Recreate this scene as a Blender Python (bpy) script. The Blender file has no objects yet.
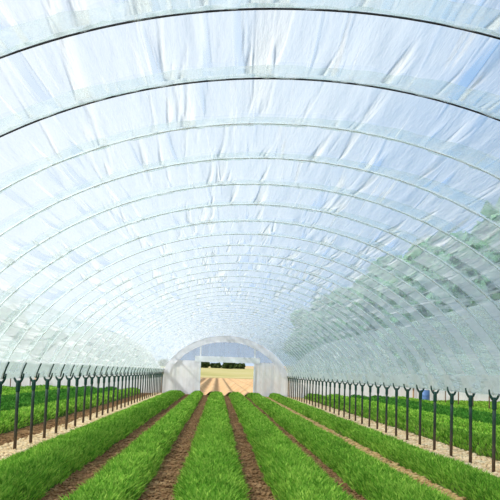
import bpy, math
import numpy as np
from mathutils import Matrix, Vector

rng = np.random.default_rng(7)
scene = bpy.context.scene
COL = scene.collection

# ------------------------------------------------------------------ dimensions (metres)
W = 4.187          # half width of a tunnel (post row to post row)
H = 3.972           # apex height
ZT = 1.349         # height at which a hoop sits in its post
EA, EB = 2.073, 1.4475
SP = 1.555         # post / hoop spacing
Y0 = 7.79          # second hoop in view
K_END = 38
Y_END = Y0 + K_END * SP
def hy(k): return Y0 + k * SP

# ------------------------------------------------------------------ helpers
def tag(o, label=None, cat=None, group=None, kind=None):
    if label: o['label'] = label
    if cat: o['category'] = cat
    if group: o['group'] = group
    if kind: o['kind'] = kind
    return o

def link(o, parent=None):
    COL.objects.link(o)
    if parent is not None: o.parent = parent
    return o

def mesh_np(name, verts, faces, smooth=True):
    """faces: (n,3) or (n,4) int array"""
    verts = np.asarray(verts, dtype=np.float32); faces = np.asarray(faces, dtype=np.int32)
    me = bpy.data.meshes.new(name)
    n, k = faces.shape
    me.vertices.add(len(verts)); me.vertices.foreach_set('co', verts.ravel())
    me.loops.add(n * k); me.loops.foreach_set('vertex_index', faces.ravel())
    me.polygons.add(n)
    me.polygons.foreach_set('loop_start', np.arange(n, dtype=np.int32) * k)
    me.polygons.foreach_set('loop_total', np.full(n, k, dtype=np.int32))
    me.polygons.foreach_set('use_smooth', np.full(n, smooth, dtype=bool))
    me.update(calc_edges=True); me.validate()
    return me

def obj_np(name, verts, faces, mat, parent=None, smooth=True):
    o = bpy.data.objects.new(name, mesh_np(name, verts, faces, smooth))
    o.data.materials.append(mat)
    return link(o, parent)

def empty(name, loc, parent=None):
    o = bpy.data.objects.new(name, None); o.location = loc
    o.empty_display_size = 0.1
    return link(o, parent)

class MB:
    """collects quads / triangles (triangles stored as quads split) into one mesh"""
    def __init__(s): s.v = []; s.f = []
    def add(s, verts, faces):
        b = len(s.v); s.v.extend([tuple(p) for p in verts]); s.f.extend([tuple(i + b for i in f) for f in faces])
    def box(s, x0, x1, y0, y1, z0, z1):
        s.add([(x0,y0,z0),(x1,y0,z0),(x1,y1,z0),(x0,y1,z0),(x0,y0,z1),(x1,y0,z1),(x1,y1,z1),(x0,y1,z1)],
              [(3,2,1,0),(4,5,6,7),(0,1,5,4),(1,2,6,5),(2,3,7,6),(3,0,4,7)])
    def tube(s, pts, radii, seg=8, cap=True):
        pts = [Vector(p) for p in pts]; rings = []
        if not hasattr(radii, '__len__'): radii = [radii] * len(pts)
        prev = None
        for i, p in enumerate(pts):
            d = (pts[min(i + 1, len(pts) - 1)] - pts[max(i - 1, 0)]).normalized()
            if prev is None:
                a = d.orthogonal().normalized()
            else:
                a = (prev - d * prev.dot(d)).normalized()
            prev = a; b = d.cross(a)
            rings.append([p + (a * math.cos(t) + b * math.sin(t)) * radii[i] for t in [2 * math.pi * q / seg for q in range(seg)]])
        v = [q for r in rings for q in r]; f = []
        for i in range(len(pts) - 1):
            for q in range(seg):
                q2 = (q + 1) % seg
                f.append((i*seg+q, i*seg+q2, (i+1)*seg+q2, (i+1)*seg+q))
        if cap:
            f.append(tuple(reversed(range(seg)))); f.append(tuple((len(pts)-1)*seg + q for q in range(seg)))
        s.add(v, f)
    def data(s, name, mat, smooth=True):
        me = bpy.data.meshes.new(name); me.from_pydata(s.v, [], s.f); me.update()
        me.polygons.foreach_set('use_smooth', np.full(len(me.polygons), smooth, dtype=bool))
        me.materials.append(mat); return me
    def build(s, name, mat, parent=None, smooth=True):
        return link(bpy.data.objects.new(name, s.data(name, mat, smooth)), parent)

def ordinal(n):
    ones = 'zeroth first second third fourth fifth sixth seventh eighth ninth tenth eleventh twelfth thirteenth fourteenth fifteenth sixteenth seventeenth eighteenth nineteenth'.split()
    if n < 20: return ones[n]
    t, u = divmod(n, 10)
    tens = {2: 'twent', 3: 'thirt', 4: 'fort'}[t]
    return tens + 'ieth' if u == 0 else tens + 'y-' + ones[u]

def noise1(x, seed, wl):
    """smooth 1-D value noise"""
    r = np.random.default_rng(seed).random(4096) * 2 - 1
    t = np.asarray(x) / wl + 1000.0
    i = np.floor(t).astype(int); u = t - i; u = u * u * (3 - 2 * u)
    return r[i % 4096] * (1 - u) + r[(i + 1) % 4096] * u

def noise2(x, y, seed, wl):
    r = np.random.default_rng(seed).random((256, 256)) * 2 - 1
    a = np.asarray(x) / wl + 500.0; b = np.asarray(y) / wl + 500.0
    i = np.floor(a).astype(int); j = np.floor(b).astype(int)
    u = a - i; v = b - j; u = u*u*(3-2*u); v = v*v*(3-2*v)
    g = lambda p, q: r[p % 256, q % 256]
    return (g(i,j)*(1-u)+g(i+1,j)*u)*(1-v) + (g(i,j+1)*(1-u)+g(i+1,j+1)*u)*v

# ------------------------------------------------------------------ materials
class NT:
    def __init__(s, name):
        s.m = bpy.data.materials.new(name); s.m.use_nodes = True
        s.t = s.m.node_tree; s.t.nodes.clear()
        s.out = s.t.nodes.new('ShaderNodeOutputMaterial')
    def n(s, kind, **kw):
        o = s.t.nodes.new(kind)
        for k, v in kw.items():
            if k in o.inputs: o.inputs[k].default_value = v
            else: setattr(o, k, v)
        return o
    def l(s, a, b): s.t.links.new(a, b)
    def noise(s, vec, scale, detail=4, rough=.6):
        o = s.n('ShaderNodeTexNoise'); o.inputs['Scale'].default_value = scale
        o.inputs['Detail'].default_value = detail; o.inputs['Roughness'].default_value = rough
        if vec is not None: s.l(vec, o.inputs['Vector'])
        return o.outputs['Fac']
    def ramp(s, fac, stops):
        o = s.n('ShaderNodeValToRGB'); e = o.color_ramp.elements
        while len(e) < len(stops): e.new(0.5)
        for q, (p, c) in zip(e, stops): q.position = p; q.color = (*c, 1)
        s.l(fac, o.inputs['Fac']); return o.outputs['Color']
    def math(s, op, a, b=None, clamp=False):
        o = s.n('ShaderNodeMath', operation=op); o.use_clamp = clamp
        for i, v in enumerate((a, b)):
            if v is None: continue
            if isinstance(v, (int, float)): o.inputs[i].default_value = v
            else: s.l(v, o.inputs[i])
        return o.outputs[0]
    def mapping(s, vec, scale):
        o = s.n('ShaderNodeMapping'); o.inputs['Scale'].default_value = scale
        s.l(vec, o.inputs['Vector']); return o.outputs['Vector']
    def pos(s): return s.n('ShaderNodeNewGeometry').outputs['Position']

def plain(name, stops, scale=8.0, rough=.6, metal=0.0, bump=0.0, bscale=40, spec=.3):
    t = NT(name); p = t.n('ShaderNodeTexCoord').outputs['Object']
    b = t.n('ShaderNodeBsdfPrincipled', Roughness=rough, Metallic=metal)
    b.inputs['Specular IOR Level'].default_value = spec
    t.l(t.ramp(t.noise(p, scale), stops), b.inputs['Base Color'])
    if bump:
        bp = t.n('ShaderNodeBump', Strength=bump, Distance=.02); t.l(t.noise(p, bscale), bp.inputs['Height']); t.l(bp.outputs['Normal'], b.inputs['Normal'])
    t.l(b.outputs[0], t.out.inputs['Surface']); return t.m

def film(name, base, graze, col, tcol, crease=.25, gloss=.06, cscale=(5.0, .55, 5.0), trans=.75, pleats=0.0):
    """polythene film: part of the light goes straight through, part is scattered; pleats are folds running from hoop to hoop"""
    t = NT(name); p = t.n('ShaderNodeTexCoord').outputs['Object']
    lw = t.n('ShaderNodeLayerWeight', Blend=.35)
    cre = t.noise(t.mapping(p, cscale), 1.0, 5, .65)
    c = t.math('MULTIPLY', t.math('SUBTRACT', cre, .5), crease * 4)
    fine = t.noise(t.mapping(p, (3.0, 3.0, 3.0)), 1.0, 3, .5)
    c = t.math('ADD', c, t.math('MULTIPLY', t.math('SUBTRACT', fine, .5), .15))
    height = cre
    if pleats:
        sp = t.n('ShaderNodeSeparateXYZ'); t.l(p, sp.inputs[0])
        yb = t.math('DIVIDE', sp.outputs['Y'], SP); bay = t.math('FLOOR', yb); u = t.math('SUBTRACT', yb, bay)
        ang = t.math('ARCTAN2', sp.outputs['X'], t.math('SUBTRACT', sp.outputs['Z'], -.6))
        def streak(freq, drift, seed, lo, hi, step=3.71):
            cb = t.n('ShaderNodeCombineXYZ')
            t.l(t.math('ADD', t.math('MULTIPLY', ang, freq), t.math('MULTIPLY', u, drift)), cb.inputs[0])
            t.l(t.math('ADD', t.math('MULTIPLY', bay, step), t.math('MULTIPLY', u, .35)), cb.inputs[1]); cb.inputs[2].default_value = seed
            nz = t.noise(cb.outputs[0], 1.0, 2, .5)
            m = t.n('ShaderNodeMapRange', interpolation_type='SMOOTHSTEP'); t.l(nz, m.inputs[0])
            m.inputs[1].default_value = lo; m.inputs[2].default_value = hi
            return m.outputs[0]
        grow = t.math('ADD', .3, t.math('MULTIPLY', t.math('POWER', u, 1.5), .9))
        white = t.math('MULTIPLY', streak(26.0, .3, 1.5, .56, .68, .45), grow)
        thin = t.math('MULTIPLY', streak(60.0, -.5, 5.5, .60, .72), grow)
        clear = t.math('MULTIPLY', streak(34.0, -.3, 9.5, .57, .70, .6), grow)
        c = t.math('ADD', c, t.math('MULTIPLY', t.math('SUBTRACT', t.math('ADD', white, thin), t.math('MULTIPLY', clear, .95)), pleats))
        # the strip of each bay next to its hoop is clearer film, broad towards the eaves
        ax = t.math('DIVIDE', sp.outputs['X'], W)
        def sm(sign, a, b):
            m = t.n('ShaderNodeMapRange', interpolation_type='SMOOTHSTEP'); t.l(t.math('MULTIPLY', ax, sign), m.inputs[0])
            m.inputs[1].default_value = a; m.inputs[2].default_value = b; return m.outputs[0]
        wd = t.math('ADD', t.math('MULTIPLY', sm(1.0, .2, .95), .34), t.math('MULTIPLY', sm(-1.0, .3, 1.0), .17))
        wd = t.math('ADD', wd, .235)
        strip_ = t.n('ShaderNodeMapRange'); t.l(t.math('ADD', u, wd), strip_.inputs[0])
        strip_.inputs[1].default_value = .985; strip_.inputs[2].default_value = 1.005
        side = t.math('ADD', .10, t.math('ADD', t.math('MULTIPLY', sm(1.0, .2, .8), .18), t.math('MULTIPLY', sm(-1.0, .3, 1.0), .15)))
        c = t.math('SUBTRACT', c, t.math('MULTIPLY', strip_.outputs[0], side))
        bayside = t.math('MULTIPLY', t.math('SUBTRACT', 1.0, strip_.outputs[0]), t.math('MULTIPLY', sm(1.0, .3, .8), .30))
        c = t.math('SUBTRACT', t.math('ADD', c, bayside), t.math('MULTIPLY', sm(-1.0, .80, .99), .16))
        height = t.math('ADD', height, t.math('SUBTRACT', t.math('MULTIPLY', white, .9), t.math('MULTIPLY', clear, .9)))
    g = t.math('MULTIPLY', lw.outputs['Facing'], graze)
    fac = t.math('ADD', t.math('ADD', c, g), base)
    o = t.n('ShaderNodeClamp'); o.inputs['Min'].default_value = .10; o.inputs['Max'].default_value = .96
    t.l(fac, o.inputs['Value'])
    tr = t.n('ShaderNodeBsdfTransparent', Color=(*tcol, 1))
    tl = t.n('ShaderNodeBsdfTranslucent', Color=(*col, 1)); df = t.n('ShaderNodeBsdfDiffuse', Color=(*col, 1))
    gl = t.n('ShaderNodeBsdfGlossy', Roughness=.25, Color=(.9, .92, .95, 1))
    bp = t.n('ShaderNodeBump', Strength=.8 if pleats else .35, Distance=.05 if pleats else .03); t.l(height, bp.inputs['Height'])
    for q in (tl, df, gl): t.l(bp.outputs['Normal'], q.inputs['Normal'])
    m1 = t.n('ShaderNodeMixShader', Fac=trans); t.l(df.outputs[0], m1.inputs[1]); t.l(tl.outputs[0], m1.inputs[2])
    m2 = t.n('ShaderNodeMixShader', Fac=gloss); t.l(m1.outputs[0], m2.inputs[1]); t.l(gl.outputs[0], m2.inputs[2])
    m3 = t.n('ShaderNodeMixShader'); t.l(o.outputs[0], m3.inputs[0]); t.l(tr.outputs[0], m3.inputs[1]); t.l(m2.outputs[0], m3.inputs[2])
    t.l(m3.outputs[0], t.out.inputs['Surface']); return t.m

def leafy(name, stops, transl=.35, scale=1.2):
    t = NT(name); g = t.n('ShaderNodeNewGeometry')
    f = t.math('ADD', t.math('MULTIPLY', g.outputs['Random Per Island'], .55), t.math('MULTIPLY', t.noise(g.outputs['Position'], scale, 3), .55))
    c = t.ramp(f, stops)
    d = t.n('ShaderNodeBsdfDiffuse'); tl = t.n('ShaderNodeBsdfTranslucent')
    t.l(c, d.inputs['Color']); t.l(c, tl.inputs['Color'])
    m = t.n('ShaderNodeMixShader', Fac=transl); t.l(d.outputs[0], m.inputs[1]); t.l(tl.outputs[0], m.inputs[2])
    t.l(m.outputs[0], t.out.inputs['Surface']); return t.m

M_FILM = film('polythene_film', .38, .24, (.84, .87, .88), (.90, .95, 1.0), crease=.10, pleats=.75, trans=.62)
M_BAND = film('polythene_double_film', .25, .04, (.81, .83, .81), (.88, .94, .91), crease=.45, cscale=(7, 2.2, 7))
M_SKIRT = film('polythene_gathered', .90, .06, (.97, .97, .96), (.95, .95, .95), crease=.2, cscale=(3, 4.0, 9), trans=.5)
M_NFILM = film('polythene_next_bay', .24, .18, (.93, .95, .93), (.92, .98, .95), crease=.15)
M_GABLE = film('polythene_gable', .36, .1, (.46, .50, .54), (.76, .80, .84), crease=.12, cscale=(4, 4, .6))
M_CURTAIN = film('polythene_curtain', .90, .05, (.97, .95, .96), (.95, .93, .93), crease=.12, cscale=(6, 6, .5), trans=.28)
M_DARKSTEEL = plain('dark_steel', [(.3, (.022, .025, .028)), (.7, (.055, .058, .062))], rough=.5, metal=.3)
M_PALESTEEL = plain('galvanised_tube', [(.3, (.86, .88, .88)), (.7, (.93, .94, .93))], rough=.45, metal=.15)
def post_paint():
    """green-black paint, rusting brown towards the foot"""
    t = NT('post_paint'); p = t.n('ShaderNodeTexCoord').outputs['Object']; sp = t.n('ShaderNodeSeparateXYZ'); t.l(p, sp.inputs[0])
    f = t.math('ADD', t.math('MULTIPLY', sp.outputs['Z'], .6), t.math('MULTIPLY', t.math('SUBTRACT', t.noise(p, 6, 4), .5), .7))
    b = t.n('ShaderNodeBsdfPrincipled', Roughness=.6)
    t.l(t.ramp(f, [(.02, (.085, .048, .026)), (.35, (.030, .030, .018)), (.6, (.012, .040, .026))]), b.inputs['Base Color'])
    t.l(b.outputs[0], t.out.inputs['Surface']); return t.m
M_POST = post_paint()
M_FORK = plain('fork_paint', [(.3, (.006, .035, .026)), (.7, (.014, .065, .048))], scale=14, rough=.5)
M_FARPOST = plain('weathered_post', [(.3, (.10, .055, .035)), (.7, (.20, .11, .07))], scale=5, rough=.7)
M_SOIL = plain('brown_soil', [(.25, (.105, .050, .020)), (.5, (.21, .105, .042)), (.75, (.40, .23, .095))], scale=3.2, rough=.95, bump=.6, bscale=18, spec=.1)
M_CLOD = plain('soil_clod', [(.3, (.15, .082, .036)), (.55, (.26, .15, .07)), (.8, (.42, .28, .14))], scale=1.7, rough=.95, spec=.1)
M_STRAW = plain('pale_straw', [(.25, (.42, .25, .11)), (.5, (.68, .50, .29)), (.75, (.82, .69, .48))], scale=5, rough=.9, bump=.5, bscale=14, spec=.1)
M_STRAW2 = plain('earthy_straw', [(.25, (.26, .14, .05)), (.5, (.50, .32, .13)), (.75, (.70, .52, .26))], scale=5, rough=.9, bump=.5, bscale=14, spec=.1)
M_MOUND = plain('planted_soil', [(.3, (.05, .085, .015)), (.7, (.11, .15, .03))], scale=6, rough=.95, bump=.5, spec=.05)
M_CROP = leafy('crop_leaf', [(.15, (.055, .19, .018)), (.5, (.20, .44, .045)), (.9, (.50, .72, .12))])
M_CROP_SHADED = leafy('shaded_crop_leaf', [(.15, (.02, .11, .015)), (.5, (.06, .22, .03)), (.9, (.16, .38, .06))])  # same crop, greens darkened to paint in the shade of bed and furrow sides
M_LEAF = leafy('tree_leaf', [(.15, (.15, .31, .19)), (.5, (.25, .44, .28)), (.9, (.36, .57, .36))], scale=.3)
M_LEAF_DARK = leafy('hedge_leaf', [(.15, (.02, .035, .012)), (.5, (.05, .08, .025)), (.9, (.12, .14, .05))], scale=.3)
M_BARK = plain('bark', [(.3, (.07, .05, .035)), (.7, (.14, .10, .07))], scale=3, rough=.9)
M_FIELD = plain('dry_field_soil', [(.3, (.40, .23, .11)), (.5, (.54, .35, .18)), (.75, (.66, .48, .28))], scale=.35, rough=.95, spec=.05)
M_MEADOW = plain('dry_meadow', [(.3, (.36, .33, .11)), (.5, (.48, .41, .17)), (.75, (.56, .48, .26))], scale=.03, rough=.95, spec=.05)
M_HILL = plain('stubble_slope', [(.3, (.46, .32, .15)), (.7, (.60, .45, .25))], scale=.03, rough=.95, spec=.05)
M_GRASS = plain('side_grass', [(.3, (.09, .22, .03)), (.7, (.20, .36, .06))], scale=.5, rough=.95, spec=.05)
M_WHITE = plain('white_board', [(.3, (.84, .85, .86)), (.7, (.92, .92, .92))], rough=.6)
M_BLUE = plain('blue_plastic', [(.3, (.10, .19, .42)), (.7, (.15, .26, .52))], rough=.4)

# ------------------------------------------------------------------ ground
def grid(x0, x1, y0, y1, nx, ny, zf):
    xs = np.linspace(x0, x1, nx); ys = np.linspace(y0, y1, ny)
    X, Y = np.meshgrid(xs, ys, indexing='ij'); Z = zf(X, Y)
    V = np.stack([X, Y, Z], -1).reshape(-1, 3)
    i = np.arange(nx - 1)[:, None] * ny + np.arange(ny - 1)[None, :]; i = i.ravel()
    return V, np.stack([i, i + ny, i + ny + 1, i + 1], -1)

v, f = grid(-21, 21, -12, Y_END + .3, 211, 300, lambda X, Y: .02 * noise2(X, Y, 3, .35) + .012 * noise2(X, Y, 4, .12) - .01)
tag(obj_np('floor', v, f, M_SOIL), 'brown soil ground under the tunnel, showing in the furrows', kind='structure')
v, f = grid(-260, 260, -40, 900, 40, 60, lambda X, Y: -.55 + 0 * X)
tag(obj_np('meadow_ground', v, f, M_GRASS), 'green ground around the tunnels', kind='structure')

def ridge(X, Y):
    a = np.cos((X - .35) * 2 * math.pi / 1.25)
    fade = np.clip((235 - Y) / 40, 0, 1)
    return .02 + fade * .22 * a * np.clip(1 - np.abs(X) / 60, 0, 1) + .03 * noise2(X, Y, 8, .7)
v, f = grid(-22, 22, Y_END + .35, 235, 353, 180, ridge)
tag(obj_np('field', v, f, M_FIELD), 'tan ploughed field with ridges seen through the end opening', kind='structure')
v, f = grid(-200, 200, 235, 420, 60, 40, lambda X, Y: 3.1 * np.clip((Y - 235) / 185, 0, 1) ** 1.2 + .25 * noise2(X, Y, 9, 22))
tag(obj_np('meadow_field', v, f, M_MEADOW), 'pale yellow green field beyond the ridges', kind='structure')
v, f = grid(-260, 260, 420, 800, 80, 40, lambda X, Y: 3.0 + np.clip((Y - 420) / 380, 0, 1) ** .8 * (3.6 + 1.2 * noise2(X, Y, 12, 90) + .008 * X))
tag(obj_np('hill', v, f, M_HILL), 'low tan slope on the horizon past the end opening', kind='structure')

# ------------------------------------------------------------------ crop rows
def mound(xc, w, y0, y1, h):
    nx = 13; ny = int((y1 - y0) / .25)
    xs = np.linspace(-1, 1, nx); ys = np.linspace(y0, y1, ny)
    U, Y = np.meshgrid(xs, ys, indexing='ij')
    X = xc + U * (w / 2) * (1.0 + .05 * noise1(Y, int(abs(xc) * 100) + 5, .6)) + .02 * noise1(Y, int(abs(xc) * 100), 1.1)
    Z = h * (1 - np.abs(U) ** 3.6) + .02 * noise2(X, Y, 21, .2) * (1 - np.abs(U) ** 4) - .02
    V = np.stack([X, Y, Z], -1).reshape(-1, 3)
    i = (np.arange(nx - 1)[:, None] * ny + np.arange(ny - 1)[None, :]).ravel()
    return V, np.stack([i, i + ny, i + ny + 1, i + 1], -1)

def blades(xc, w, y0, y1, h, dens, seed):
    """dens(y)-> blades per square metre; each blade a bent tapering leaf of two faces"""
    r = np.random.default_rng(seed); out = []
    y = y0
    while y < y1:
        ye = min(y + 2.0, y1); n = int(dens(.5 * (y + ye)) * w * (ye - y))
        s = np.sqrt(1500 / max(dens(.5 * (y + ye)), 1))            # sparser leaves are wider
        u = r.uniform(-1, 1, n); yy = r.uniform(y, ye, n)
        out.append(np.stack([u, yy, np.full(n, s)], -1)); y = ye
    a = np.concatenate(out); u, yy, s = a.T; n = len(u)
    edge = 1 + .10 * noise1(yy, seed, .45) + .06 * noise1(yy, seed + 1, .17)
    x = xc + u * (w / 2) * edge
    z = h * (1 - np.abs(u) ** 3.6) - .01
    L = r.uniform(.075, .15, n) * (1 - .25 * np.abs(u) ** 3) * (1 + .25 * noise2(x, yy, seed + 2, .3))
    wd = r.uniform(.007, .013, n) * np.minimum(s, 4.0)
    ang = r.uniform(0, 2 * np.pi, n); lean = r.uniform(.1, .75, n) * L
    dx = np.cos(ang) * lean + u * np.abs(u) * .06; dy = np.sin(ang) * lean
    t = r.uniform(0, np.pi, n); px = np.cos(t) * wd; py = np.sin(t) * wd
    P = np.empty((n, 5, 3))
    P[:, 0] = np.stack([x - px * .6, yy - py * .6, z], -1); P[:, 1] = np.stack([x + px * .6, yy + py * .6, z], -1)
    mx, my, mz = x + dx * .4, yy + dy * .4, z + L * .65
    P[:, 2] = np.stack([mx + px, my + py, mz], -1); P[:, 3] = np.stack([mx - px, my - py, mz], -1)
    P[:, 4] = np.stack([x + dx, yy + dy, z + L], -1)
    b = np.arange(n)[:, None] * 5
    tri = np.concatenate([b + np.array([[0, 1, 2]]), b + np.array([[0, 2, 3]]), b + np.array([[3, 2, 4]])], 0)
    return P.reshape(-1, 3), tri

def crop_row(x0, x1, y0, y1, label, group, dens, seed, h=.16, leaf=None):
    xc, w = (x0 + x1) / 2, x1 - x0
    v, f = mound(xc, w, y0, y1, h)
    o = obj_np('crop_row', v, f, M_MOUND); tag(o, label, 'crop row', group)
    v, f = blades(xc, w, y0 + .05, y1 - .05, h, dens, seed)
    tag(obj_np('foliage', v, f, leaf or M_CROP, o, smooth=False), 'fine upright green leaves', kind='stuff')
    return o

near = lambda y: 1500 if y < 18 else (1500 * (18 / y) ** 1.9)
main = [(-3.72, -2.65, 'green crop row beside the pale strip of the left posts'),
        (-2.12, -1.46, 'green crop row between two dark furrows, second from the left posts'),
        (-.97, -.17, 'green crop row running straight to the end opening, left of the middle furrow'),
        (.27, 1.08, 'green crop row just right of the middle brown furrow'),
        (1.45, 2.24, 'green crop row left of the thin straw-coloured furrow'),
        (2.80, 3.55, 'green crop row beside the pale strip of the right posts')]
for i, (a, b, lab) in enumerate(main):
    crop_row(a, b, 8.0, Y_END - 1.0, lab, 'crop rows under the tunnel', near, 100 + 7 * i, h=.19)
side = lambda y: 420 if y < 24 else 420 * (24 / y) ** 1.7
for sgn, nm in ((1, 'right'), (-1, 'left')):
    for i in range(5):
        a = (5.15 if sgn > 0 else 5.45) + 1.40 * i; b = a + 1.06
        lo, hi = (a, b) if sgn > 0 else (-b, -a)
        lab = ['green crop row in the next bay, nearest the %s post row', 'second crop row beyond the %s post row', 'green crop row with shade in its leaf colour, third beyond the %s post row',
               'fourth crop row beyond the %s post row', 'fifth crop row beyond the %s post row, beside the far posts'][i] % nm
        crop_row(lo, hi, 15.0 + 4 * i, Y_END - .6, lab, 'crop rows in the next bay on the ' + nm, side, 300 + 11 * i + (50 if sgn < 0 else 0), h=.26, leaf=M_CROP_SHADED if (i in (2, 3) if sgn > 0 else i in (1, 2)) else None)  # some middle rows carry painted shade in their leaf colour
    # the third bay: a low green stand nobody could count
    x0, x1 = (13.4, 20.5) if sgn > 0 else (-20.5, -13.4)
    v, f = blades((x0 + x1) / 2, x1 - x0, 45, Y_END, .12, lambda y: 60, 700 + sgn)
    tag(obj_np('far_foliage', v, f, M_CROP, smooth=False), 'green crop growing beyond the far %s posts' % nm, 'crop', kind='stuff')

# ------------------------------------------------------------------ straw strips, clods
ICO_V = np.array([[0,0,1],[.894,0,.447],[.276,.851,.447],[-.724,.526,.447],[-.724,-.526,.447],[.276,-.851,.447],
                  [.724,.526,-.447],[-.276,.851,-.447],[-.894,0,-.447],[-.276,-.851,-.447],[.724,-.526,-.447],[0,0,-1]])
ICO_F = np.array([[0,1,2],[0,2,3],[0,3,4],[0,4,5],[0,5,1],[1,6,2],[2,7,3],[3,8,4],[4,9,5],[5,10,1],
                  [2,6,7],[3,7,8],[4,8,9],[5,9,10],[1,10,6],[11,7,6],[11,8,7],[11,9,8],[11,10,9],[11,6,10]])
def lumps(x0, x1, y0, y1, n, s0, s1, seed, flat=.6, zbase=0.0, power=1.0):
    r = np.random.default_rng(seed)
    x = r.uniform(x0, x1, n); y = y0 + (y1 - y0) * r.random(n) ** power
    s = r.uniform(s0, s1, n)
    V = ICO_V[None] * (1 + .45 * (r.random((n, 12, 1)) - .5)) * s[:, None, None] * np.stack([r.uniform(.7, 1.4, n), r.uniform(.7, 1.4, n), np.full(n, flat)], -1)[:, None, :]
    V = V + np.stack([x, y, zbase + s * flat * .5], -1)[:, None, :]
    F = ICO_F[None] + np.arange(n)[:, None, None] * 12
    return V.reshape(-1, 3), F.reshape(-1, 3)

def strip(name, x0, x1, y0, y1, label, n, seed):
    hx = (x1 - x0) / 2; xm = (x0 + x1) / 2
    ny = int((y1 - y0) / .12)
    v, f = grid(x0, x1, y0, y1, 15, ny, lambda X, Y: .045 * (1 - ((X - xm) / hx) ** 4) + .022 * noise2(X, Y, seed, .16) * (1 - ((X - xm) / hx) ** 4) + .008)
    v[:, 0] += .06 * noise1(v[:, 1], seed + 3, .5) * np.sign(v[:, 0] - xm) * (np.abs(v[:, 0] - xm) / hx) ** 2
    v2, f2 = lumps(x0 + .03, x1 - .03, y0, y1, n, .018, .05, seed, zbase=.04, power=1.7)
    q = np.concatenate([f2, f2[:, 2:3]], 1)                      # triangles
    tri = np.concatenate([f[:, [0, 1, 2]], f[:, [0, 2, 3]], f2 + len(v)], 0)
    o = obj_np(name, np.concatenate([v, v2], 0), tri, M_STRAW)
    return tag(o, label, 'straw strip', kind='stuff')
strip('straw_mulch', 3.62, 4.95, 12.0, Y_END, 'pale straw strip along the foot of the right post row', 7000, 41)
strip('straw_mulch', -4.62, -3.74, 12.0, Y_END, 'pale straw strip along the foot of the left post row', 6000, 47)
M_STRAW = M_STRAW2; strip('straw_mulch', 2.40, 2.76, 9.0, Y_END - 2, 'thin straw line in the furrow between the two right crop rows', 2600, 53)
V, F = [], []; nb = 0
for (a, b, n, sd) in ((-2.64, -2.13, 3200, 1), (-1.45, -.98, 3600, 2), (-.16, .26, 3200, 3), (1.09, 1.44, 2600, 4), (-5.4, -4.6, 2600, 5)):
    v, f = lumps(a, b, 9.5, Y_END - 1, n, .010, .034, 60 + sd, power=2.0)
    V.append(v); F.append(f + nb); nb += len(v)
tag(obj_np('soil_clods', np.concatenate(V), np.concatenate(F), M_CLOD, smooth=False), 'crumbled brown soil lying in the furrows', 'soil', kind='stuff')

# ------------------------------------------------------------------ arch profile
def profile(n):
    """points spread evenly along the arch: x, z and the outward normal"""
    ph = np.linspace(-1, 1, 4001); x = W * np.sin(ph * math.pi / 2)
    z = ZT + (H - ZT) * np.maximum(1 - np.abs(x / W) ** EA, 0) ** (1 / EB)
    s = np.concatenate([[0], np.cumsum(np.hypot(np.diff(x), np.diff(z)))])
    q = np.linspace(0, s[-1], n); X = np.interp(q, s, x); Z = np.interp(q, s, z)
    tx = np.gradient(X); tz = np.gradient(Z); l = np.hypot(tx, tz)
    return X, Z, -tz / l, tx / l, q
ARC = profile(2000)[4][-1]

# ------------------------------------------------------------------ hoops
def hoop_mesh(rad, mat, n=64, drop=.006):
    X, Z, NX, NZ, q = profile(n); m = MB()
    m.tube([(x - a * drop, 0, z - b * drop) for x, z, a, b in zip(X, Z, NX, NZ)], rad, seg=7); return m.data('tunnel_hoop', mat)
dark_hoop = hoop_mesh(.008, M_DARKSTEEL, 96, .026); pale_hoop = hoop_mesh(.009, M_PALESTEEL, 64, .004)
def sleeve_mesh():
    X, Z, NX, NZ, q = profile(400); m = MB()
    sel = [i for i in range(400) if q[i] < .34][::4]
    m.tube([(X[i] - NX[i] * .035, 0, Z[i] - NZ[i] * .035) for i in sel], .014, seg=7); return m.data('foot_sleeve', M_FORK)
sleeve = sleeve_mesh()
hoop_root = None
for k in range(-1, K_END + 1):
    dk = k <= 0
    o = bpy.data.objects.new('tunnel_hoop', dark_hoop if dk else pale_hoop); link(o); o.location = (0, hy(k), 0)
    i = k + 2
    lab = {1: 'thin dark steel hoop arching along the very top of the picture', 2: 'thin dark steel hoop, the lower of the two dark lines overhead'}.get(i, 'pale tube hoop, %s from the camera under the white film' % ordinal(i))
    if k == K_END: lab = 'pale tube hoop framing the end wall above the opening'
    tag(o, lab, 'hoop', 'hoops of the tunnel')
    if k >= 6:
        s = bpy.data.objects.new('foot_sleeve', sleeve); link(s, o); s['label'] = 'dark green lower end in the left fork'

# ------------------------------------------------------------------ posts
def post_meshes(mat, fmat):
    m = MB(); m.tube([(0,0,-.05),(0,0,.4),(0,0,.9),(0,0,1.16)], [.031,.031,.031,.032], seg=10); shaft = m.data('shaft', mat)
    m = MB(); m.tube([(0,0,1.10),(0,0,1.12),(0,0,1.27),(0,0,1.31)], [.035,.041,.041,.034], seg=10)
    for s in (-1, 1):
        m.tube([(0,0,1.25),(s*.050,0,1.30),(s*.082,0,1.36),(s*.095,0,1.44)], [.026,.023,.019,.014], seg=8)
    fork = m.data('fork', fmat)
    return shaft, fork
sh, fk = post_meshes(M_POST, M_FORK); sh2, fk2 = post_meshes(M_FARPOST, M_FARPOST)
def post(x, y, label, group, a, b, lean):
    o = empty('tunnel_post', (x, y, 0)); tag(o, label, 'post', group); o.rotation_euler = (lean[0], lean[1], 0)
    for me, nm, lab in ((a, 'shaft', None), (b, 'fork', 'dark green forked head' if a is sh else None)):
        c = bpy.data.objects.new(nm, me); link(c, o)
        if lab: c['label'] = lab
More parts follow.
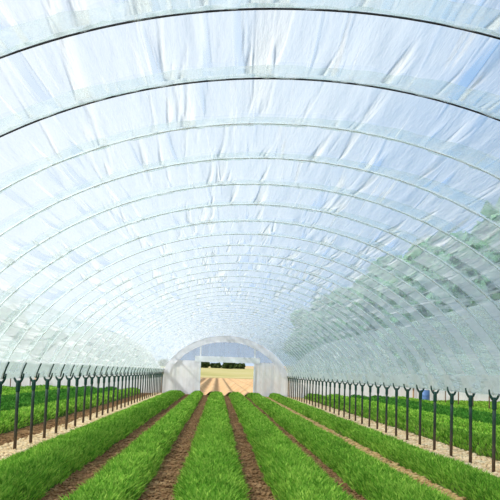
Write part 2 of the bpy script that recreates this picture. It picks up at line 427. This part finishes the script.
for sgn, nm in ((1, 'right'), (-1, 'left')):
    for k in range(6, K_END + 1):
        i = k - 5
        lab = 'slim dark post with forked head, %s from the camera in the %s row' % (ordinal(i), nm)
        if k == K_END: lab = 'slim dark forked post at the end wall, last of the %s row' % nm
        post(sgn * W, hy(k), lab, 'posts of the %s row' % nm, sh, fk, (rng.uniform(-.008, .008), rng.uniform(-.010, .010)))
    ks = list(range(26 if sgn > 0 else 31, K_END + 1, 2))
    for i, k in enumerate(ks):
        post(sgn * 3 * W, hy(k), 'brown post seen past the next bay\'s beds, %s in the far %s row' % (ordinal(i + 1), nm), 'posts of the far %s row' % nm, sh2, fk2, (0, 0))

# ------------------------------------------------------------------ polythene cover
def sheet(k0, k1, ds, ny, seed, amp=1.0, off=.016):
    """film over the bays k0..k1: pulled tight on the hoops, pleated and slightly slack between them"""
    n = int(ARC / ds); X, Z, NX, NZ, q = profile(n)
    r = np.random.default_rng(seed); V = []; ys = []
    for k in range(k0, k1):
        us = np.linspace(0, 1, ny, endpoint=False)
        pl = .012 * noise1(q, seed + k * 3, .16) + .010 * noise1(q, seed + k * 3 + 1, .38) + .004 * noise1(q, seed + k * 3 + 2, .07)
        nc = 46; sc = r.uniform(0, ARC, nc); wc = r.uniform(.018, .05, nc); ac = r.uniform(.010, .034, nc) * r.choice([-1, 1, 1], nc)
        slope = r.uniform(-.05, .05, nc); fall = r.uniform(.7, 3.0, nc); side = r.random(nc) < .72
        for u in us:
            slack = math.sin(math.pi * u)
            d = off - .030 * slack + pl * (.10 + .90 * slack) * amp
            for j in range(nc):
                w = (u if side[j] else 1 - u) ** fall[j] * (0.15 + .85 * min(1, 8 * u * (1 - u)))
                c = sc[j] + slope[j] * (u - .5); sel = np.abs(q - c) < 3 * wc[j]
                d = d + np.where(sel, ac[j] * amp * w * np.exp(-((q - c) / wc[j]) ** 2), 0)
            ys.append(hy(k) + u * SP); V.append(np.stack([X + NX * d, np.full(n, ys[-1]), Z + NZ * d], -1))
    V.append(np.stack([X + NX * off, np.full(n, hy(k1)), Z + NZ * off], -1))
    m = len(V); V = np.concatenate(V)
    i = (np.arange(m - 1)[:, None] * n + np.arange(n - 1)[None, :]).ravel()
    return V, np.stack([i, i + 1, i + n + 1, i + n], -1)

cover = empty('tunnel_cover', (0, hy(18), 0))
tag(cover, 'arched white translucent polythene cover stretched over the whole tunnel', 'tunnel cover')
SHIFT = np.array([0, -hy(18), 0])
v1, f1 = sheet(-7, 12, .030, 12, 500); v2, f2 = sheet(12, K_END, .05, 7, 900)
obj_np('film_sheet', np.concatenate([v1, v2]) + SHIFT, np.concatenate([f1, f2 + len(v1)]), M_FILM, cover)

def band(k, ds, seed):
    """ruffled second layer of film lying over a hoop, broad near the eaves and narrow at the ridge"""
    n = int(ARC / ds); X, Z, NX, NZ, q = profile(n); nv = 7
    a = (q / ARC) * 2 - 1
    width = np.where(a < 0, .36 + .26 * np.abs(a) ** 1.5, .36 + .62 * np.clip((a - .05) / .6, 0, 1) ** 1.3)
    ruf = .020 * noise1(q, seed, .10) + .030 * noise1(q, seed + 1, .3)
    V = []
    for j in range(nv):
        u = j / (nv - 1)
        yy = hy(k) + .03 - (width + ruf) * u
        d = -.008 - .012 * u + (.016 * noise1(q, seed + 2, .09) + .012 * noise1(q + .05 * u, seed + 3, .22)) * math.sin(math.pi * min(1, .15 + u))
        d = np.minimum(d, .004)
        V.append(np.stack([X + NX * d, yy, Z + NZ * d], -1))
    ok = Z > 1.68; V = [a_[ok] for a_ in V]; n = int(ok.sum())      # it stops at the eaves skirt
    V = np.concatenate(V); i = (np.arange(nv - 1)[:, None] * n + np.arange(n - 1)[None, :]).ravel()
    return V, np.stack([i, i + 1, i + n + 1, i + n], -1)
for k in range(-1, K_END):
    v, f = band(k, .035 if k < 10 else .06, 2000 + 11 * k)
    o = obj_np('overlap_band', v + SHIFT, f, M_BAND, cover)
# ruffled roll tucked along each of the nearest hoops
for k in range(-1, 6):
    n = 560; X, Z, NX, NZ, q = profile(n); V = []
    for j in range(5):
        u = j / 4
        yy = hy(k) - .022 - (.055 + .030 * noise1(q, 3100 + k, .14) + .016 * noise1(q, 3150 + k, .05)) * u
        d = -.024 - .010 * math.sin(math.pi * u) + .010 * noise1(q + .03 * u, 3200 + k, .07) * math.sin(math.pi * (.2 + .6 * u))
        V.append(np.stack([X + NX * d, yy, Z + NZ * d], -1))
    V = np.concatenate(V); i = (np.arange(4)[:, None] * n + np.arange(n - 1)[None, :]).ravel()
    o = obj_np('gathered_edge', V + SHIFT, np.stack([i, i + 1, i + n + 1, i + n], -1), M_BAND, cover); o['label'] = 'ruffled white edge of film'
# gathered skirts along the eaves
for sgn in (1, -1):
    n = 900; ys = np.linspace(hy(-7), Y_END, n); nv = 7; V = []
    for j in range(nv):
        u = j / (nv - 1); z = ZT + .03 + .30 * u
        xin = W * (1 - np.clip((z - ZT) / (H - ZT), 0, 1) ** EB) ** (1 / EA)
        d = .012 + .006 * noise1(ys, 40 + j // 2 + sgn, .35) + .005 * noise1(ys, 60 + j, .12)
        V.append(np.stack([sgn * (xin - d), ys, z + .03 * noise1(ys, 80 + sgn, .8) * u], -1))
    V = np.concatenate(V); i = (np.arange(nv - 1)[:, None] * n + np.arange(n - 1)[None, :]).ravel()
    o = obj_np('eaves_skirt', V + SHIFT, np.stack([i, i + 1, i + n + 1, i + n], -1), M_SKIRT, cover)
    o['label'] = 'gathered white film along the eaves above the posts'

# neighbouring tunnels
def next_cover(cx, label, seed):
    n = 90; X, Z, NX, NZ, q = profile(n); V = []; m = 0
    for k in range(-2, K_END):
        for u in np.linspace(0, 1, 4, endpoint=False):
            d = .01 - .03 * math.sin(math.pi * u) + .012 * noise1(q, seed + k, .3) * math.sin(math.pi * u)
            V.append(np.stack([X + NX * d, np.full(n, (k - 18 + u) * SP), Z + NZ * d], -1)); m += 1
    V = np.concatenate(V); i = (np.arange(m - 1)[:, None] * n + np.arange(n - 1)[None, :]).ravel()
    o = obj_np('tunnel_cover', V, np.stack([i, i + 1, i + n + 1, i + n], -1), M_NFILM)
    o.location = (cx, hy(18), 0); tag(o, label, 'tunnel cover')
    return o
next_cover(2 * W + .09, 'white film cover of the next bay beyond the right post row', 61)
next_cover(-2 * W - .09, 'white film cover of the next bay beyond the left post row', 62)
next_cover(4 * W + .18, 'white film cover of the second bay beyond the right post row', 63)
next_cover(-4 * W - .18, 'white film cover of the second bay beyond the left post row', 64)

# ------------------------------------------------------------------ end wall
YE = Y_END + .12
D0, D1, DH = -1.72, 1.90, 2.20
def arch_x(z): return W * np.maximum(1 - np.clip((z - ZT) / (H - ZT), 0, 1) ** EB, 0) ** (1 / EA)
def arch_top(x): return ZT + (H - ZT) * np.maximum(1 - np.abs(x / W) ** EA, 0) ** (1 / EB)
def wall_patch(name, xs, zlo, zhi, mat, parent, y=0.0, nz=9, seed=1):
    n = len(xs); V = []
    for j in range(nz):
        u = j / (nz - 1); z = zlo + (zhi - zlo) * u
        V.append(np.stack([xs, y + .03 * noise1(xs, seed, .25) * np.ones(n), z], -1))
    V = np.concatenate(V); i = (np.arange(nz - 1)[:, None] * n + np.arange(n - 1)[None, :]).ravel()
    return obj_np(name, V, np.stack([i, i + 1, i + n + 1, i + n], -1), mat, parent)
end = empty('wall_back', (0, YE, 0)); tag(end, 'far end wall of the tunnel with film curtains beside an open doorway', kind='structure')
xs = np.linspace(-W + .02, D0, 40); wall_patch('film_curtain', xs, np.full(40, .02), np.minimum(arch_top(xs) - .02, DH + .05), M_CURTAIN, end, seed=2)
xs = np.linspace(D1, W - .02, 40); wall_patch('film_curtain', xs, np.full(40, .02), np.minimum(arch_top(xs) - .02, DH + .05), M_CURTAIN, end, seed=3)
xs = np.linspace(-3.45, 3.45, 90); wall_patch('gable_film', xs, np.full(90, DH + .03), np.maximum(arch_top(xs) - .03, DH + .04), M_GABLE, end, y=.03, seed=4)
m = MB(); m.box(D0 - .35, D1 + .35, -.07, -.01, DH - .02, DH + .36); m.build('header_board', M_WHITE, end, False)
for x in (D0, D1):
    m = MB(); m.box(x - .05, x + .05, -.06, .0, 0, float(arch_top(np.array(x))) - .03); m.build('door_post', M_WHITE, end, False)
n = 120; X, Z, NX, NZ, q = profile(n); V = []
for j in range(5):
    d = -.02 - .42 * j / 4 * (1 + .05 * noise1(q, 9, .4)); V.append(np.stack([X + NX * d, np.full(n, -.09) + .02 * noise1(q, 10 + j, .3), Z + NZ * d], -1))
V = np.concatenate(V); i = (np.arange(4)[:, None] * n + np.arange(n - 1)[None, :]).ravel()
V[:, 2] = np.maximum(V[:, 2], .9)
obj_np('arch_border', V, np.stack([i, i + 1, i + n + 1, i + n], -1), M_CURTAIN, end)
for sgn, nm in ((1, 'right'), (-1, 'left')):
    for b in (1, 2):
        xs = np.linspace(-W + .05, W - .05, 50)
        o = wall_patch('wall_' + nm, xs, np.full(50, .02), arch_top(xs) - .02, M_CURTAIN, None, seed=20 + b)
        o.location = (sgn * 2 * b * W, YE, 0)
        tag(o, 'white film end wall of the %s bay on the %s' % (('next', 'second')[b - 1], nm), kind='structure')

# ------------------------------------------------------------------ drum in the next bay
dr = empty('blue_drum', (12.1, 61.0, 0)); tag(dr, 'small blue drum standing beyond the right post row', 'drum')
m = MB(); m.tube([(0,0,0),(0,0,.03),(0,0,.33),(0,0,.36),(0,0,.39),(0,0,.52),(0,0,.55),(0,0,.58),(0,0,.82),(0,0,.85)], [.25,.28,.28,.295,.28,.28,.295,.28,.28,.26], seg=20)
m.build('body', M_BLUE, dr)
m = MB(); m.tube([(0,0,.85),(0,0,.875)], [.265,.265], seg=20); m.build('lid', M_BLUE, dr)

# ------------------------------------------------------------------ trees
def tree_meshes(h, rad, seed, n_leaf=2600, leaf=.34, lm=None):
    r = np.random.default_rng(seed); m = MB()
    th = h * .42
    m.tube([(0,0,-.3),(.05,0,th*.5),(0,.08,th),(0,0,h*.75)], [h*.022, h*.018, h*.014, h*.006], seg=8)
    for q in range(5):
        a = q * 1.26 + r.uniform(0, .6); z0 = th * r.uniform(.6, 1.0)
        m.tube([(0,0,z0),(math.cos(a)*rad*.35, math.sin(a)*rad*.35, z0 + h*.12),(math.cos(a)*rad*.62, math.sin(a)*rad*.62, z0 + h*.25)], [h*.010, h*.007, h*.003], seg=6)
    tm = m.data('trunk', M_BARK)
    nb = 26; c = r.normal(size=(nb, 3)); c /= np.linalg.norm(c, axis=1)[:, None]
    c = c * r.uniform(.35, .78, (nb, 1)) * np.array([rad, rad, h * .46]) + np.array([0, 0, h * .52])
    br = r.uniform(.26, .42, nb) * rad
    which = r.integers(0, nb, n_leaf); d = r.normal(size=(n_leaf, 3)); d /= np.linalg.norm(d, axis=1)[:, None]
    P = c[which] + d * br[which, None] * r.uniform(.75, 1.05, (n_leaf, 1))
    P[:, 2] = np.clip(P[:, 2], h * .03, h)
    nrm = d + r.normal(size=(n_leaf, 3)) * .5; nrm /= np.linalg.norm(nrm, axis=1)[:, None]
    a = np.cross(nrm, r.normal(size=(n_leaf, 3))); a /= np.linalg.norm(a, axis=1)[:, None]; b = np.cross(nrm, a)
    s = leaf * r.uniform(.7, 1.4, (n_leaf, 1)) * rad / 5
    Q = np.stack([P - a*s*.6 , P - b*s, P + a*s*1.1, P + b*s], 1).reshape(-1, 3)
    cm = mesh_np('crown', Q, np.arange(n_leaf * 4).reshape(-1, 4), False); cm.materials.append(lm or M_LEAF)
    return tm, cm
protos = [tree_meshes(17.5, 6.5, 31, 4200, .5), tree_meshes(16.5, 7.0, 32, 4200, .5)]
low = [tree_meshes(8.6, 5.2, 33, 3000, .6), tree_meshes(7.6, 6.0, 34, 3000, .6)]
tiny = [tree_meshes(4.6, 4.4, 35, 700, .9, M_LEAF_DARK), tree_meshes(3.8, 5.4, 36, 700, .9, M_LEAF_DARK)]
def tree(x, y, pr, s, label, group, rot):
    o = empty('tree', (x, y, -.1 if y < 380 else 2.6)); o.scale = (s, s, s); o.rotation_euler = (0, 0, rot); tag(o, label, 'tree', group)
    for me, nm in ((pr[0], 'trunk'), (pr[1], 'crown')):
        link(bpy.data.objects.new(nm, me), o)
for i in range(18):
    y = 62 + i * 14.5 + rng.uniform(-1, 1); x = 29 + rng.uniform(-1, 1)
    tree(x, y, protos[i % 2], rng.uniform(1.2, 1.4), 'tall green tree showing hazily through the film on the right', 'trees outside on the right', rng.uniform(0, 6))
for i in range(18):
    y = 104 + i * 13.5 + rng.uniform(-2, 2); x = -29 + rng.uniform(-2.5, 1.5)
    tree(x, y, low[i % 2], rng.uniform(.8, 1.1), 'low green tree showing hazily through the film on the left', 'trees outside on the left', rng.uniform(0, 6))
for i, (x, y, s) in enumerate(((-16, 404, .50), (-10.5, 408, .42), (-6, 398, .55), (-1, 402, .50), (3.6, 395, .62), (8, 404, .55), (-22, 405, .6), (24, 410, .3))):
    tree(x, y, tiny[i % 2], s, 'small dark tree on the field\'s far edge, seen through the end opening', 'trees beyond the end opening', i * 1.1)

# ------------------------------------------------------------------ sky and sun
w = bpy.data.worlds.new('sky'); scene.world = w; w.use_nodes = True
t = w.node_tree; t.nodes.clear()
def wn(kind, **kw):
    o = t.nodes.new(kind)
    for k, v in kw.items():
        if k in o.inputs: o.inputs[k].default_value = v
        else: setattr(o, k, v)
    return o
def wm(op, a, b, clamp=False):
    o = wn('ShaderNodeMath', operation=op); o.use_clamp = clamp
    for i, v in enumerate((a, b)):
        if isinstance(v, (int, float)): o.inputs[i].default_value = v
        else: t.links.new(v, o.inputs[i])
    return o.outputs[0]
tc = wn('ShaderNodeTexCoord'); sx = wn('ShaderNodeSeparateXYZ'); t.links.new(tc.outputs['Generated'], sx.inputs[0])
mp = wn('ShaderNodeMapping'); mp.inputs['Scale'].default_value = (3, 1.2, 4); t.links.new(tc.outputs['Generated'], mp.inputs['Vector'])
nz = wn('ShaderNodeTexNoise', Scale=1.6, Detail=5.0); t.links.new(mp.outputs[0], nz.inputs['Vector'])
# a cloud bank lies over the left and overhead, clear blue to the right
k = wm('SUBTRACT', sx.outputs['Z'], wm('MULTIPLY', sx.outputs['X'], 1.15))
k = wm('ADD', wm('MULTIPLY', k, 6.0), wm('MULTIPLY', wm('SUBTRACT', nz.outputs['Fac'], .5), 2.2))
k = wm('ADD', k, .10, True)
bl = wn('ShaderNodeValToRGB'); e = bl.color_ramp.elements
e[0].position = 0; e[0].color = (.62, .76, .95, 1); e[1].position = .45; e[1].color = (.20, .45, .80, 1)
t.links.new(sx.outputs['Z'], bl.inputs['Fac'])
mx = wn('ShaderNodeMix', data_type='RGBA')
t.links.new(k, mx.inputs['Factor']); t.links.new(bl.outputs['Color'], mx.inputs[6]); cl = wn('ShaderNodeValToRGB'); e = cl.color_ramp.elements     # the cloud is brighter towards the sun
e[0].position = .30; e[0].color = (.80, .87, .96, 1); e[1].position = .62; e[1].color = (.66, .82, 1.0, 1)
t.links.new(wm('MULTIPLY', wm('ADD', sx.outputs['X'], 1.0), .5), cl.inputs['Fac']); t.links.new(cl.outputs['Color'], mx.inputs[7])
bg = wn('ShaderNodeBackground', Strength=1.0); t.links.new(mx.outputs[2], bg.inputs['Color'])
wo = wn('ShaderNodeOutputWorld'); t.links.new(bg.outputs[0], wo.inputs['Surface'])

sun = bpy.data.lights.new('sun', 'SUN'); sun.energy = 4.2; sun.angle = math.radians(2.0); sun.color = (1.0, .97, .92)
so = bpy.data.objects.new('sun', sun); link(so)
d = Vector((1.0, .55, -1.0)).normalized()
so.rotation_euler = d.to_track_quat('-Z', 'Y').to_euler()

# ------------------------------------------------------------------ camera
yaw, pit, rol = (math.radians(a) for a in (1.60866, 6.96054, 1.9094))
fwd = Vector((math.sin(yaw) * math.cos(pit), math.cos(yaw) * math.cos(pit), math.sin(pit)))
r0 = fwd.cross(Vector((0, 0, 1))).normalized(); u0 = r0.cross(fwd)
r = math.cos(rol) * r0 + math.sin(rol) * u0; u = -math.sin(rol) * r0 + math.cos(rol) * u0
cd = bpy.data.cameras.new('camera'); cam = bpy.data.objects.new('camera', cd); link(cam)
cd.sensor_width = 36; cd.lens = 72; cd.clip_end = 2000
mt = Matrix(((r.x, u.x, -fwd.x, -.5412), (r.y, u.y, -fwd.y, 0), (r.z, u.z, -fwd.z, 1.6), (0, 0, 0, 1)))
cam.matrix_world = mt
scene.camera = cam

scene.view_settings.view_transform = 'Standard'; scene.view_settings.look = 'None'
scene.view_settings.gamma = 1.0; scene.view_settings.use_curve_mapping = False
scene.view_settings.exposure = 0.05
scene.cycles.transparent_max_bounces = 24
